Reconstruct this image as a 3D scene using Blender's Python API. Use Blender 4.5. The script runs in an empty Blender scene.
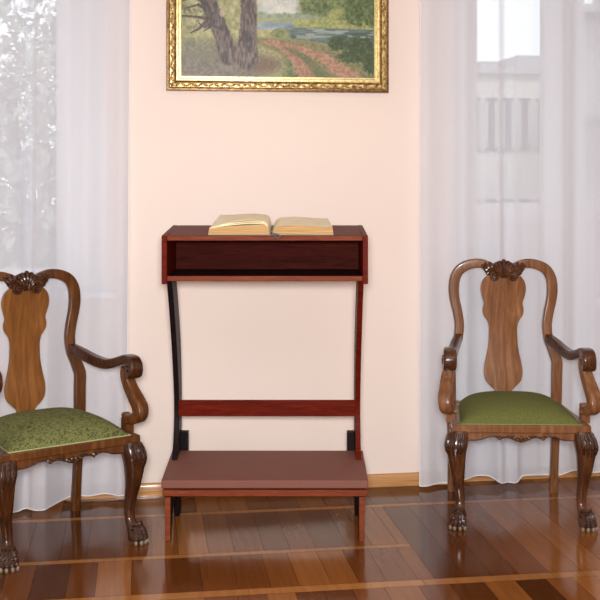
import bpy, bmesh, math, random
import numpy as np
from mathutils import Vector, Matrix
random.seed(7)
sc = bpy.context.scene
C = sc.collection
PI = math.pi

# ------------------------------------------------------------------ camera, world, lights
TH = math.radians(8.23)
EYE = 1.51
CAM = Vector((0, -5.274, EYE))
F = 1100.0
cd = bpy.data.cameras.new('camera'); cam = bpy.data.objects.new('camera', cd); C.objects.link(cam)
cam.location = CAM; cam.rotation_euler = (PI/2, 0, -TH)
cd.sensor_width = 36; cd.lens = F/600*36; cd.shift_y = -(300-177)/600; cd.clip_end = 300
sc.camera = cam

w = bpy.data.worlds.new('world'); sc.world = w; w.use_nodes = True
bg = w.node_tree.nodes['Background']; bg.inputs[0].default_value = (0.86, 0.93, 1.0, 1); bg.inputs[1].default_value = 1.9

def area(name, loc, rot, sx, sy, power, col):
    l = bpy.data.lights.new(name, 'AREA'); l.shape = 'RECTANGLE'; l.size = sx; l.size_y = sy
    l.energy = power; l.color = col
    o = bpy.data.objects.new(name, l); C.objects.link(o); o.location = loc; o.rotation_euler = rot
    return o
# flash beside the camera, an unseen overhead fill added under the ceiling, daylight from the sky
area('camera_flash', (-0.02, -5.45, 1.66), (math.radians(74), 0, -TH), 0.40, 0.30, 196, (0.97, 0.985, 1.0))
area('overhead_fill', (0.7, -4.4, 3.12), (0, 0, 0), 3.4, 2.2, 38, (1.0, 0.96, 0.93))
sun_l = bpy.data.lights.new('sun', 'SUN'); sun_l.energy = 2.0; sun_l.angle = 0.3
sun = bpy.data.objects.new('sun', sun_l); C.objects.link(sun); sun.rotation_euler = (math.radians(50), 0, math.radians(20)); sun.location = (0, 5, 10)

sc.view_settings.view_transform = 'Standard'; sc.view_settings.look = 'None'
sc.view_settings.exposure = 0.13; sc.view_settings.gamma = 1.0; sc.view_settings.use_curve_mapping = False

RT = Vector((math.cos(TH), -math.sin(TH), 0)); FW = Vector((math.sin(TH), math.cos(TH), 0))
def W(xc, zc, z=0):                       # a spot on the floor given sideways and ahead of the viewer
    p = Vector((CAM.x, CAM.y, 0)) + RT*xc + FW*zc; p.z = z; return p
def wx(u, y=0.0):                         # x on a plane y behind the wall
    d = RT*((u-300)/F) + FW
    return CAM.x + d.x*(y-CAM.y)/d.y
def wz(u, v, y=0.0):                      # height on that plane
    d = RT*((u-300)/F) + FW
    return EYE - (v-177)/F*(y-CAM.y)/d.y

# ------------------------------------------------------------------ materials
def srgb(r, g, b):
    f = lambda c: (c/255/12.92 if c/255 <= .04045 else ((c/255+.055)/1.055)**2.4)
    return (f(r), f(g), f(b), 1)
def nt(name):
    m = bpy.data.materials.new(name); m.use_nodes = True
    t = m.node_tree; return m, t, t.nodes['Principled BSDF']
def lk(t, a, b): t.links.new(a, b)
def mapping(t, scale, coord='Object', rot=(0, 0, 0)):
    tc = t.nodes.new('ShaderNodeTexCoord'); mp = t.nodes.new('ShaderNodeMapping')
    mp.inputs['Scale'].default_value = scale; mp.inputs['Rotation'].default_value = rot
    lk(t, tc.outputs[coord], mp.inputs['Vector']); return mp.outputs['Vector']
def noise(t, vec, scale, detail=4, dist=0.0, rough=.5):
    n = t.nodes.new('ShaderNodeTexNoise'); n.inputs['Scale'].default_value = scale
    n.inputs['Detail'].default_value = detail; n.inputs['Distortion'].default_value = dist; n.inputs['Roughness'].default_value = rough
    lk(t, vec, n.inputs['Vector']); return n
def ramp(t, fac, stops):
    r = t.nodes.new('ShaderNodeValToRGB'); e = r.color_ramp.elements
    while len(e) < len(stops): e.new(0.5)
    for i, (p, c) in enumerate(stops): e[i].position = p; e[i].color = c
    lk(t, fac, r.inputs[0]); return r.outputs[0]
def bump(t, h, strength, dist=.002):
    b = t.nodes.new('ShaderNodeBump'); b.inputs['Strength'].default_value = strength; b.inputs['Distance'].default_value = dist
    lk(t, h, b.inputs['Height']); return b.outputs[0]
def wood(name, dark, mid, light, rough=.3, scale=(18, 18, 2.2), coat=.12, rot=(0, 0, 0), spec=.4):
    m, t, b = nt(name)
    v = mapping(t, scale, rot=rot)
    n = noise(t, v, 2.2, 6, 1.2, .6)
    c = ramp(t, n.outputs[0], [(.28, dark), (.5, mid), (.74, light)])
    lk(t, c, b.inputs['Base Color']); b.inputs['Roughness'].default_value = rough
    b.inputs['Coat Weight'].default_value = coat; b.inputs['Coat Roughness'].default_value = .1; b.inputs['Specular IOR Level'].default_value = spec
    n2 = noise(t, mapping(t, (60, 60, 8), rot=rot), 4, 3)
    lk(t, bump(t, n2.outputs[0], .12), b.inputs['Normal'])
    return m
def plain(name, col, rough=.5, var=.06, scale=8, bmp=.05, metal=0, bscale=80):
    m, t, b = nt(name)
    n = noise(t, mapping(t, (1, 1, 1)), scale, 4)
    lo = tuple(c*(1-var) for c in col[:3])+(1,); hi = tuple(min(1, c*(1+var)) for c in col[:3])+(1,)
    lk(t, ramp(t, n.outputs[0], [(.3, lo), (.7, hi)]), b.inputs['Base Color'])
    b.inputs['Roughness'].default_value = rough; b.inputs['Metallic'].default_value = metal
    n2 = noise(t, mapping(t, (1, 1, 1)), bscale, 3)
    lk(t, bump(t, n2.outputs[0], bmp), b.inputs['Normal'])
    return m

M = {}
M['wall'] = plain('wall_paint', srgb(238, 220, 208), .6, .012, 1.5, .04)
M['ceiling'] = plain('ceiling_paint', srgb(206, 198, 190), .8, .01)
M['white'] = plain('window_white', srgb(236, 236, 238), .35, .01)
M['kred'] = wood('mahogany', srgb(72, 14, 5), srgb(94, 23, 9), srgb(116, 36, 16), .45, (3, 30, 30), 0, spec=.05)
M['kedge'] = wood('mahogany_edge', srgb(98, 44, 26), srgb(120, 58, 36), srgb(140, 74, 48), .45, (3, 30, 30), 0, spec=.06)
M['kdark'] = wood('near_black_wood', srgb(16, 13, 16), srgb(28, 20, 22), srgb(40, 25, 24), .45, (30, 30, 3), 0, spec=.06)  # near-black tone for uprights, base inner faces and shelf floor
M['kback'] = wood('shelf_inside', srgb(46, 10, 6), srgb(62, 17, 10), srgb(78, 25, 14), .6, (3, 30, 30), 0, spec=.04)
M['base'] = wood('baseboard_wood', srgb(160, 108, 60), srgb(188, 136, 84), srgb(212, 166, 112), .35, (1.5, 30, 30))
M['vinyl'] = plain('brown_leatherette', srgb(118, 70, 57), .65, .03, 12, .15, 0, 300)
M['page'] = plain('aged_paper', srgb(250, 236, 204), .8, .05, 14, .05)
M['cover'] = plain('book_cover', srgb(92, 92, 100), .6, .1)
M['silver'] = plain('tarnished_silver', srgb(130, 132, 138), .35, .1, 30, .1, .8)
M['hem'] = plain('curtain_hem', srgb(240, 236, 236), .8, .02)

def pages_mat():
    m, t, b = nt('page_edges')
    n = noise(t, mapping(t, (2, 2, 240)), 3, 3)
    lk(t, ramp(t, n.outputs[0], [(.35, srgb(170, 128, 76)), (.65, srgb(214, 178, 122))]), b.inputs['Base Color'])
    b.inputs['Roughness'].default_value = .85
    lk(t, bump(t, n.outputs[0], .4, .002), b.inputs['Normal']); return m
M['edges'] = pages_mat()

def gold(name, dark, light):
    m, t, b = nt(name)
    n = noise(t, mapping(t, (1, 1, 1)), 60, 4)
    lk(t, ramp(t, n.outputs[0], [(.35, dark), (.62, light)]), b.inputs['Base Color'])
    b.inputs['Metallic'].default_value = .55; b.inputs['Roughness'].default_value = .38
    lk(t, bump(t, n.outputs[0], .4, .003), b.inputs['Normal']); return m
M['gold'] = gold('gilt_carving', srgb(122, 86, 40), srgb(226, 198, 136))
M['gold_d'] = gold('gilt_dark', srgb(84, 56, 26), srgb(136, 100, 52))
M['gold_l'] = gold('gilt_light', srgb(212, 178, 104), srgb(250, 228, 166))
M['liner'] = gold('gilt_liner', srgb(196, 180, 124), srgb(224, 210, 158))

def fabric(name, base, dark, pattern):
    m, t, b = nt(name)
    if pattern:
        v = mapping(t, (1, 1, 1))
        n = noise(t, v, 70, 2, 1.5)
        n2 = noise(t, v, 160, 2)
        mx = t.nodes.new('ShaderNodeMath'); mx.operation = 'ADD'; lk(t, n.outputs[0], mx.inputs[0])
        mm = t.nodes.new('ShaderNodeMath'); mm.operation = 'MULTIPLY'; mm.inputs[1].default_value = .3; lk(t, n2.outputs[0], mm.inputs[0]); lk(t, mm.outputs[0], mx.inputs[1])
        c = ramp(t, mx.outputs[0], [(.57, dark), (.63, base)])
        lk(t, bump(t, mx.outputs[0], .3, .002), b.inputs['Normal'])
    else:
        n = noise(t, mapping(t, (1, 1, 1)), 220, 3)
        c = ramp(t, n.outputs[0], [(.35, dark), (.6, base)])
        lk(t, bump(t, n.outputs[0], .35, .001), b.inputs['Normal'])
    lk(t, c, b.inputs['Base Color']); b.inputs['Roughness'].default_value = .9
    b.inputs['Specular IOR Level'].default_value = .1
    return m

def sheer():
    m, t, b = nt('sheer_voile'); t.nodes.remove(b)
    out = t.nodes['Material Output']
    tr = t.nodes.new('ShaderNodeBsdfTransparent'); tr.inputs[0].default_value = (1, 1, 1, 1)
    df = t.nodes.new('ShaderNodeBsdfDiffuse'); tl = t.nodes.new('ShaderNodeBsdfTranslucent')
    col = srgb(238, 239, 246)
    df.inputs[0].default_value = col; tl.inputs[0].default_value = col
    mx = t.nodes.new('ShaderNodeMixShader'); mx.inputs[0].default_value = .22
    lk(t, df.outputs[0], mx.inputs[1]); lk(t, tl.outputs[0], mx.inputs[2])
    lw = t.nodes.new('ShaderNodeLayerWeight'); lw.inputs[0].default_value = .35
    mr = t.nodes.new('ShaderNodeMapRange'); mr.inputs['From Min'].default_value = 0.02; mr.inputs['From Max'].default_value = .6
    mr.inputs['To Min'].default_value = .67; mr.inputs['To Max'].default_value = .97
    lk(t, lw.outputs['Facing'], mr.inputs['Value'])
    m2 = t.nodes.new('ShaderNodeMixShader')
    lk(t, mr.outputs[0], m2.inputs[0]); lk(t, tr.outputs[0], m2.inputs[1]); lk(t, mx.outputs[0], m2.inputs[2])
    lk(t, m2.outputs[0], out.inputs[0]); return m
M['sheer'] = sheer()
def glassmat():
    m, t, b = nt('window_glass'); t.nodes.remove(b)
    out = t.nodes['Material Output']
    tr = t.nodes.new('ShaderNodeBsdfTransparent'); tr.inputs[0].default_value = (.93, .95, .95, 1)
    gl = t.nodes.new('ShaderNodeBsdfGlossy'); gl.inputs['Roughness'].default_value = .02
    fr = t.nodes.new('ShaderNodeFresnel'); fr.inputs[0].default_value = 1.45
    mx = t.nodes.new('ShaderNodeMixShader'); lk(t, fr.outputs[0], mx.inputs[0]); lk(t, tr.outputs[0], mx.inputs[1]); lk(t, gl.outputs[0], mx.inputs[2])
    lk(t, mx.outputs[0], out.inputs[0]); return m
M['glass'] = glassmat()

def floormat():
    m, t, b = nt('parquet_varnish')
    at = t.nodes.new('ShaderNodeAttribute'); at.attribute_name = 'tone'
    n = noise(t, mapping(t, (22, 1.2, 1)), 2.2, 4, .4)
    n3 = noise(t, mapping(t, (1, 1, 1)), 3.0, 4)
    g = ramp(t, n.outputs[0], [(.3, (.84, .8, .77, 1)), (.7, (1.1, 1.08, 1.06, 1))])
    mu = t.nodes.new('ShaderNodeMixRGB'); mu.blend_type = 'MULTIPLY'; mu.inputs[0].default_value = .85
    lk(t, at.outputs['Color'], mu.inputs[1]); lk(t, g, mu.inputs[2])
    lk(t, mu.outputs[0], b.inputs['Base Color'])
    rr = t.nodes.new('ShaderNodeMapRange'); rr.inputs['To Min'].default_value = .07; rr.inputs['To Max'].default_value = .17
    lk(t, n3.outputs[0], rr.inputs['Value']); lk(t, rr.outputs[0], b.inputs['Roughness'])
    b.inputs['Specular IOR Level'].default_value = .3
    n4 = noise(t, mapping(t, (1, 1, 1)), 9, 3)
    lk(t, bump(t, n4.outputs[0], .05, .01), b.inputs['Normal'])
    return m
M['floor'] = floormat()

# ------------------------------------------------------------------ mesh helpers
def finish(bm, name, mats, parent=None, sharp=35, bevel=0, smooth=True, sub=0):
    bmesh.ops.recalc_face_normals(bm, faces=bm.faces)
    for f in bm.faces: f.smooth = smooth
    for e in bm.edges:
        if len(e.link_faces) == 2 and e.calc_face_angle(0) > math.radians(sharp): e.smooth = False
    me = bpy.data.meshes.new(name); bm.to_mesh(me); bm.free()
    for mt in (mats if isinstance(mats, (list, tuple)) else [mats]): me.materials.append(mt)
    o = bpy.data.objects.new(name, me); C.objects.link(o)
    if parent: o.parent = parent
    if bevel:
        b = o.modifiers.new('bevel', 'BEVEL'); b.width = bevel; b.segments = 2; b.limit_method = 'ANGLE'; b.angle_limit = math.radians(40)
    if sub:
        s = o.modifiers.new('sub', 'SUBSURF'); s.levels = sub; s.render_levels = sub
    return o
def box(bm, x0, x1, y0, y1, z0, z1, mi=0):
    vs = [bm.verts.new((x, y, z)) for z in (z0, z1) for y in (y0, y1) for x in (x0, x1)]
    for q in ((0, 1, 3, 2), (4, 5, 7, 6), (0, 1, 5, 4), (2, 3, 7, 6), (0, 2, 6, 4), (1, 3, 7, 5)):
        f = bm.faces.new([vs[i] for i in q]); f.material_index = mi
    return vs
def hexa(bm, pts):
    vs = [bm.verts.new(p) for p in pts]
    for q in ((0, 1, 2, 3), (4, 5, 6, 7), (0, 1, 5, 4), (1, 2, 6, 5), (2, 3, 7, 6), (3, 0, 4, 7)): bm.faces.new([vs[i] for i in q])
def prism(bm, pts, f0, f1, mi=0):
    """pts 2-D outline; f0/f1 map (a,b) to the two faces"""
    A = [bm.verts.new(f0(*p)) for p in pts]; B = [bm.verts.new(f1(*p)) for p in pts]
    n = len(pts)
    bm.faces.new(A); bm.faces.new(B)
    for i in range(n): bm.faces.new((A[i], A[(i+1) % n], B[(i+1) % n], B[i]))
def catmull(P, n, closed=False):
    P = [Vector(p) for p in P]; out = []
    m = len(P)
    segs = m if closed else m-1
    for i in range(segs):
        p1, p2 = P[i % m], P[(i+1) % m]
        p0 = P[(i-1) % m] if closed or i > 0 else p1*2-p2
        p3 = P[(i+2) % m] if closed or i < m-2 else p2*2-p1
        for k in range(n):
            t = k/n
            out.append(.5*((2*p1)+(-p0+p2)*t+(2*p0-5*p1+4*p2-p3)*t*t+(-p0+3*p1-3*p2+p3)*t**3))
    if not closed: out.append(P[-1])
    return out
def ring(c, U, V, ru, rv, k=16, ex=2.0):
    r = []
    for i in range(k):
        a = 2*PI*i/k + PI/k
        ca, sa = math.cos(a), math.sin(a)
        r.append(c + U*(ru*math.copysign(abs(ca)**(2/ex), ca)) + V*(rv*math.copysign(abs(sa)**(2/ex), sa)))
    return r
def skin(bm, rings, cap=True, mi=0):
    R = [[bm.verts.new(p) for p in r] for r in rings]; k = len(R[0])
    for a, b in zip(R, R[1:]):
        for i in range(k):
            f = bm.faces.new((a[i], a[(i+1) % k], b[(i+1) % k], b[i])); f.material_index = mi
    if cap:
        f = bm.faces.new(R[0]); f.material_index = mi; f = bm.faces.new(R[-1]); f.material_index = mi
def sweep(bm, path, ru, rv, ref, k=16, ex=2.0, mi=0):
    """ru along the in-plane side direction, rv along ref; both numbers or lists"""
    n = len(path); rs = []
    g = lambda q, i: q if not isinstance(q, (list, tuple)) else q[min(len(q)-1, int(i*len(q)/n))] if len(q) == n else q[0] if len(q) == 1 else lin(q, i/(n-1))
    for i, p in enumerate(path):
        T = (path[min(i+1, n-1)]-path[max(i-1, 0)]).normalized()
        rf = ref(i/(n-1)) if callable(ref) else ref
        U = T.cross(rf)
        U.normalize(); V = U.cross(T).normalized()
        rs.append(ring(p, U, V, g(ru, i), g(rv, i), k, ex))
    skin(bm, rs, True, mi)
def lin(q, t):
    x = t*(len(q)-1); i = min(int(x), len(q)-2); f = x-i; return q[i]*(1-f)+q[i+1]*f
def tube(bm, pts, r, n=6, k=8, mi=0):
    path = catmull(pts, n) if n > 1 else [Vector(p) for p in pts]
    T = path[-1]-path[0]
    ref = Vector((0, 1, 0)) if abs(T.normalized().y) < .85 else Vector((1, 0, 0))
    sweep(bm, path, r, r, ref, k, 2.0, mi)
def ball(bm, c, rx, ry, rz, seg=12, rot=None):
    v = bmesh.ops.create_uvsphere(bm, u_segments=seg, v_segments=max(6, seg//2+2), radius=1)['verts']
    mt = Matrix.Translation(c) @ (rot or Matrix()) @ Matrix.Diagonal((rx, ry, rz, 1))
    bmesh.ops.transform(bm, matrix=mt, verts=v)
def B(): return bmesh.new()
def tag(o, label=None, cat=None, group=None, kind=None):
    if label: o['label'] = label
    if cat: o['category'] = cat
    if group: o['group'] = group
    if kind: o['kind'] = kind
    return o
def empty(name, loc, rz=0):
    o = bpy.data.objects.new(name, None); C.objects.link(o); o.location = loc; o.rotation_euler = (0, 0, rz); o.empty_display_size = .1
    return o
def struct(name, bm, m, **k):
    return tag(finish(bm, name, m, **k), kind='structure')

# ------------------------------------------------------------------ room shell
X0, X1, YB, HC, WT = -2.9, 4.3, -7.2, 3.2, .34
LO1 = wx(106); LO0 = LO1-1.55                 # left window opening
RO0 = wx(455); RO1 = RO0+1.75                 # right balcony door opening
SILL = wz(90, 291)
bm = B()
def wallseg(x0, x1, z0, z1): box(bm, x0, x1, 0, WT, z0, z1)
wallseg(X0, LO0, 0, HC); wallseg(LO0, LO1, 0, SILL-.03); wallseg(LO0, LO1, 2.85, HC)
wallseg(LO1, RO0, 0, HC); wallseg(RO0, RO1, 2.85, HC); wallseg(RO1, X1, 0, HC)
struct('wall_back', bm, M['wall'])
for nm, a in (('wall_left', (X0-.1, X0, YB, WT)), ('wall_right', (X1, X1+.1, YB, WT)), ('wall_front', (X0-.1, X1+.1, YB-.1, YB))):
    bm = B(); box(bm, *a, 0, HC); struct(nm, bm, M['wall'])
bm = B(); box(bm, X0-.1, X1+.1, YB-.1, WT, HC, HC+.1); struct('ceiling', bm, M['ceiling'])

# parquet: boards square to the back wall, crossed by pale strips
bm = B(); tone = bm.loops.layers.float_color.new('tone')
def quad(x0, x1, y0, y1, c, z=0):
    f = bm.faces.new([bm.verts.new(p) for p in ((x0, y0, z), (x1, y0, z), (x1, y1, z), (x0, y1, z))])
    for l in f.loops: l[tone] = c
quad(X0-.1, X1+.1, YB-.1, WT+.05, srgb(38, 18, 8), -.003)
def mixc(a, b, t): return tuple(a[i]*(1-t)+b[i]*t for i in range(4))
DK, MD, LT = srgb(76, 40, 16), srgb(114, 65, 28), srgb(150, 94, 46)
ys = [WT, -.305, -.345, -.852, -.892, -1.255, -1.315]
y = -1.315
while y > YB: ys += [y-.5, y-.54]; y -= .54
XA = wx(410, -.87)
STRIP = srgb(166, 112, 60)
def strip(y1, y0, xa, xb):
    x = xa
    while x < xb:
        L = random.uniform(.5, 1.1); x2 = min(x+L, xb)
        quad(x, x2-.001, y0+.001, y1-.001, mixc(STRIP, MD, random.uniform(0, .35))); x = x2
def boards(y1, y0, xa, xb):
    x = xa
    while x < xb:
        wd = random.choice((.105, .12, .13)); x2 = min(x+wd, xb)
        t = random.random()
        c = mixc(DK, MD, t*1.6) if t < .62 else mixc(MD, LT, (t-.62)/.38)
        quad(x+.0006, x2-.0006, y0+.0008, y1-.0008, c); x = x2
for i in range(0, len(ys)-1, 2):
    if ys[i+1] == -.305:
        boards(ys[0], -.305, X0, X1); strip(-.305, -.345, X0, X1)
    elif ys[i+1] == -.852:
        boards(-.345, -.852, X0, XA); strip(-.852, -.892, X0, XA); boards(-.345, -1.255, XA, X1)
    elif ys[i+1] == -1.255:
        boards(-.892, -1.255, X0, XA); strip(-1.255, -1.315, X0, X1)
    else:
        boards(ys[i], ys[i+1], X0, X1); strip(ys[i+1], ys[i+2] if i+2 < len(ys) else ys[i+1]-.04, X0, X1)
fl = finish(bm, 'floor', M['floor'], smooth=False); tag(fl, kind='structure')

# baseboards with a rounded shoe strip
def baseboard(name, x0, x1):
    bm = B()
    prof = [(0, 0), (-.030, 0), (-.030, .010), (-.024, .018), (-.016, .022), (-.015, .046), (-.010, .055), (0, .058)]
    prism(bm, prof, lambda a, b: (x0, a, b), lambda a, b: (x1, a, b))
    struct(name, bm, M['base'])
baseboard('baseboard_left', X0, LO1+.02 if False else LO1)
baseboard('baseboard_back', LO1, RO0); baseboard('baseboard_right', RO1, X1)

# left window: white frame, sashes, panes, sill
FY = .12                                     # frame front behind the wall face
GX1 = wx(57, FY+.03); GZ0 = wz(57, 268, FY+.03)
def window(name, x0, x1, z0, z1, gx, gz0, gz1):
    bm = B()
    fr_ = gx[0][1]+.070; fl_ = gx[-1][0]-.070
    box(bm, x0, fl_, FY, FY+.08, z0, z1); box(bm, fr_, x1, FY, FY+.08, z0, z1)
    box(bm, fl_, fr_, FY, FY+.08, z1-.07, z1); box(bm, fl_, fr_, FY, FY+.08, z0, z0+.05)
    root = struct(name, bm, M['white'], bevel=.004)
    for a, b in gx:
        bm = B()
        l = a-.075; r = b+.075
        box(bm, l, a, FY-.015, FY+.05, z0+.045, z1-.065); box(bm, b, r, FY-.015, FY+.05, z0+.045, z1-.065)
        box(bm, a, b, FY-.015, FY+.05, gz1, z1-.065); box(bm, a, b, FY-.015, FY+.05, z0+.045, gz0)
        s = finish(bm, 'window_sash', M['white'], root, bevel=.005)
        bm = B(); box(bm, a-.01, b+.01, FY+.02, FY+.026, gz0-.01, gz1+.01)
        finish(bm, 'window_pane', M['glass'], s)
    return root
gw = .56
window('window_1', LO0, LO1, SILL, 2.85, [(GX1-gw, GX1), (GX1-gw*2-.17, GX1-gw-.17)], GZ0, 2.7)
bm = B(); box(bm, LO0-.06, wx(117, -.03), -.045, FY+.0, SILL-.035, SILL)
struct('trim_1', bm, M['white'], bevel=.006)

# right: glazed balcony door pair with panelled lower half
PX = [(wx(476.5, FY), wx(543, FY)), (wx(583.5, FY), wx(583.5, FY)+.34)]
ZG = wz(510, 203, FY); ZP = wz(510, 223, FY)
DW = PX[1][1]+.1
bm = B()
box(bm, RO0, RO0+.05, FY, FY+.08, 0, 2.85); box(bm, DW+.06, RO1, FY, FY+.08, 0, 2.85); box(bm, RO0+.05, DW+.06, FY, FY+.08, 2.78, 2.85)
dframe = struct('door_1', bm, M['white'], bevel=.004)
mid = (PX[0][1]+PX[1][0])/2
for (a, b), l, r in ((PX[0], RO0+.045, mid-.004), (PX[1], mid+.004, DW+.062)):
    bm = B()
    box(bm, l, a, FY-.015, FY+.05, .03, 2.79); box(bm, b, r, FY-.015, FY+.05, .03, 2.79)
    box(bm, a, b, FY-.015, FY+.05, 2.68, 2.79); box(bm, a, b, FY-.015, FY+.05, ZP, ZG); box(bm, a, b, FY-.015, FY+.05, .03, .16)
    leaf = finish(bm, 'door_leaf', M['white'], dframe, bevel=.005)
    bm = B(); box(bm, a-.01, b+.01, FY+.02, FY+.026, ZG-.01, 2.69); finish(bm, 'door_pane', M['glass'], leaf)
    bm = B(); box(bm, a-.005, b+.005, FY+.008, FY+.03, .15, ZP+.005); box(bm, a+.03, b-.03, FY-.004, FY+.02, .19, ZP-.04)
    finish(bm, 'door_panel', M['white'], leaf, bevel=.006)
bm = B(); box(bm, RO0, RO1, .0, WT, 0.001, .02); struct('trim_2', bm, M['base'])

# ------------------------------------------------------------------ outside
M['stucco'] = plain('stucco', srgb(190, 182, 172), .9, .08, .5)
M['stucco2'] = plain('grey_stucco', srgb(136, 132, 130), .9, .08, .5)
M['roof'] = plain('roof_metal', srgb(146, 144, 144), .7)
M['dkwin'] = plain('far_window', srgb(150, 146, 142), .5)
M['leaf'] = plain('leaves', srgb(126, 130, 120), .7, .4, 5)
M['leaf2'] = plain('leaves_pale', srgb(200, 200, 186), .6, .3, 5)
M['bark'] = plain('bark', srgb(80, 70, 62), .9, .2)
M['soil'] = plain('ground', srgb(120, 122, 108), .95, .2, 1)
GZ = -3.5
bm = B(); box(bm, -40, 60, .6, 70, GZ-.1, GZ); struct('ground', bm, M['soil'])
def house(name, x0, x1, y, depth, ztop, mat, cols, rows, label, lw, steps, rz=0):
    root = empty(name, (x0, y, GZ), rz); tag(root, label, 'building')
    cx = x0
    bm = B(); box(bm, x0-cx, x1-cx, 0, depth, 0, ztop-GZ); finish(bm, 'wall', mat, root)
    bm = B(); box(bm, x0-cx-.2, x1-cx+.2, -.2, depth, ztop-GZ, ztop-GZ+.15)
    for a, b, h in steps: box(bm, a-cx, b-cx, .5, depth-.5, ztop-GZ+.1, ztop-GZ+h)
    finish(bm, 'roof', M['roof'], root)
    for r in range(rows):
        for c in range(cols):
            wxx = x0-cx+(c+.5)*(x1-x0)/cols; zz = ztop-GZ-1.9-r*2.6
            bm = B(); box(bm, wxx-lw/2-.08, wxx+lw/2+.08, -.06, .02, zz-.08, zz+1.28)
            wf = finish(bm, 'window', mat, root)
            bm = B(); box(bm, wxx-lw/2, wxx+lw/2, -.07, -.02, zz, zz+1.2); finish(bm, 'pane', M['dkwin'], wf)
Y1 = 22.0
house('apartment_building', wx(440, Y1), wx(590, Y1), Y1, 8, wz(500, 74, Y1), M['stucco'], 9, 3,
      'pale beige building with low roof seen beyond the glazed door', .62, [(wx(486, Y1), wx(503, Y1), .38), (wx(524, Y1), wx(560, Y1), .55), (wx(466, Y1), wx(470, Y1), .5)])
Y2 = 14.0
house('apartment_building', wx(580, Y2), wx(720, Y2), Y2, 7, wz(592, 14, Y2), M['stucco2'], 5, 3,
      'taller grey building at the right beyond the glazed door', .6, [(wx(590, Y2), wx(620, Y2), .35)], -math.radians(27))
def tree(x, y, h, r, mat, label, n=900):
    root = empty('tree', (x, y, GZ)); tag(root, label, 'tree', 'trees outside the left window')
    bm = B(); tube(bm, [(0, 0, 0), (.1, 0, h*.4), (-.1, .1, h*.8)], [.16, .1, .05], 6, 8)
    for k in range(7):
        a = random.uniform(0, 6.28); z0 = h*random.uniform(.35, .7)
        tube(bm, [(0, 0, z0), (math.cos(a)*r*.4, math.sin(a)*r*.3, z0+.5), (math.cos(a)*r*.8, math.sin(a)*r*.6, z0+1.1)], [.06, .03, .012], 4, 6)
    finish(bm, 'trunk', M['bark'], root)
    bm = B()
    cl = [(random.gauss(0, r*.45), random.gauss(0, r*.3), h*.68+random.gauss(0, r*.55)) for _ in range(40)]
    for k in range(n):
        c = random.choice(cl); p = Vector(c)+Vector((random.gauss(0, .28), random.gauss(0, .25), random.gauss(0, .22)))
        s = random.uniform(.045, .10)
        q = Matrix.Rotation(random.uniform(0, 6.28), 3, Vector((random.uniform(-1, 1), random.uniform(-1, 1), random.uniform(-1, 1))).normalized())
        vs = [bm.verts.new(p+q@Vector(v)*s) for v in ((-1, 0, 0), (0, -.5, .12), (1, 0, 0), (0, .5, .12))]
        bm.faces.new(vs[:3]); bm.faces.new((vs[0], vs[2], vs[3]))
    finish(bm, 'foliage', mat, root, smooth=False)
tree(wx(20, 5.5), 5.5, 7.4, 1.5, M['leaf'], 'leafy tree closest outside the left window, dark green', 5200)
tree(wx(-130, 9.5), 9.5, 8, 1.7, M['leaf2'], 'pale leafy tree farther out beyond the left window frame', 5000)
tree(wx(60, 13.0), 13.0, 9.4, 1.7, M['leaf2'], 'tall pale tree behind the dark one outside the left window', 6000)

# ------------------------------------------------------------------ sheer curtains
def curtain(x_in_top, x_in_bot, x_out, sign, seed, hemf, label):
    rnd = random.Random(seed)
    nx, nz = 420, 46
    L = abs(x_out-x_in_top)
    waves = []
    s = 0.0
    # uneven folds
    knots = [0]
    while knots[-1] < L+.3: knots.append(knots[-1]+rnd.uniform(.045, .13))
    amps = [rnd.uniform(.006, .024) for _ in knots]
    drift = [rnd.uniform(-.02, .02) for _ in knots]
    ztop = 2.98
    bm = B(); G = []
    def yy(s, h):
        for i in range(len(knots)-1):
            a = knots[i]+drift[i]*h*(.4 if i else 0); b = knots[i+1]+drift[i+1]*h*.4
            if s < b or i == len(knots)-2:
                t = max(0, min(1, (s-a)/max(.01, b-a)))
                sg = 1 if i % 2 else -.55
                return sg*amps[i]*math.sin(PI*t)*(0.8+.9*h)
        return 0
    for j in range(nz+1):
        h = j/nz                               # 0 top, 1 bottom
        row = []
        for i in range(nx+1):
            s = L*i/nx
            x = x_in_top + sign*s + (x_in_bot-x_in_top)*h*(1-i/nx)
            zb, push = hemf(s)
            z = ztop*(1-h)+zb*h
            y = -.062 + .008*math.sin(s*5+h*2+seed) - .005*h + yy(s, h) - push*h*h
            row.append(bm.verts.new((x, y-.012, z)))
        G.append(row)
    for j in range(nz):
        for i in range(nx): bm.faces.new((G[j][i], G[j][i+1], G[j+1][i+1], G[j+1][i]))
    hem = [Vector(v.co) for v in G[-1]][::3]; side = [Vector(G[j][0].co) for j in range(nz+1)]
    hem2 = [[Vector(v.co) for v in G[-1]], [Vector(v.co) for v in G[-1]]]
    o = finish(bm, 'sheer_curtain', M['sheer'], sharp=180); tag(o, label, 'curtain')
    bm = B(); tube(bm, hem, .0028, 1, 6); finish(bm, 'hem', M['hem'], o)
    bm = B(); sweep(bm, side, .0026, .0015, Vector((0, 1, 0)), 6); finish(bm, 'side_hem', M['hem'], o)
    # rod, out of the picture above
    bm = B(); xa, xb = sorted((x_in_top, x_out)); tube(bm, [(xa-.05, -.10, 3.01), (xb+.05, -.10, 3.01)], .014, 1, 10)
    for xx in (xa, xb): box(bm, xx-.01, xx+.01, -.10, 0, 3.005, 3.015)
    r = finish(bm, 'curtain_rod', M['white']); tag(r, label.replace('sheer white curtain', 'white rod holding the sheer curtain'), 'curtain rod')
def g_(s, c, w_): return math.exp(-((s-c)/w_)**2)
def st_w(s, a, b): return 1/(1+math.exp(-(s-a)/.010))*1/(1+math.exp((s-b)/.010))
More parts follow.
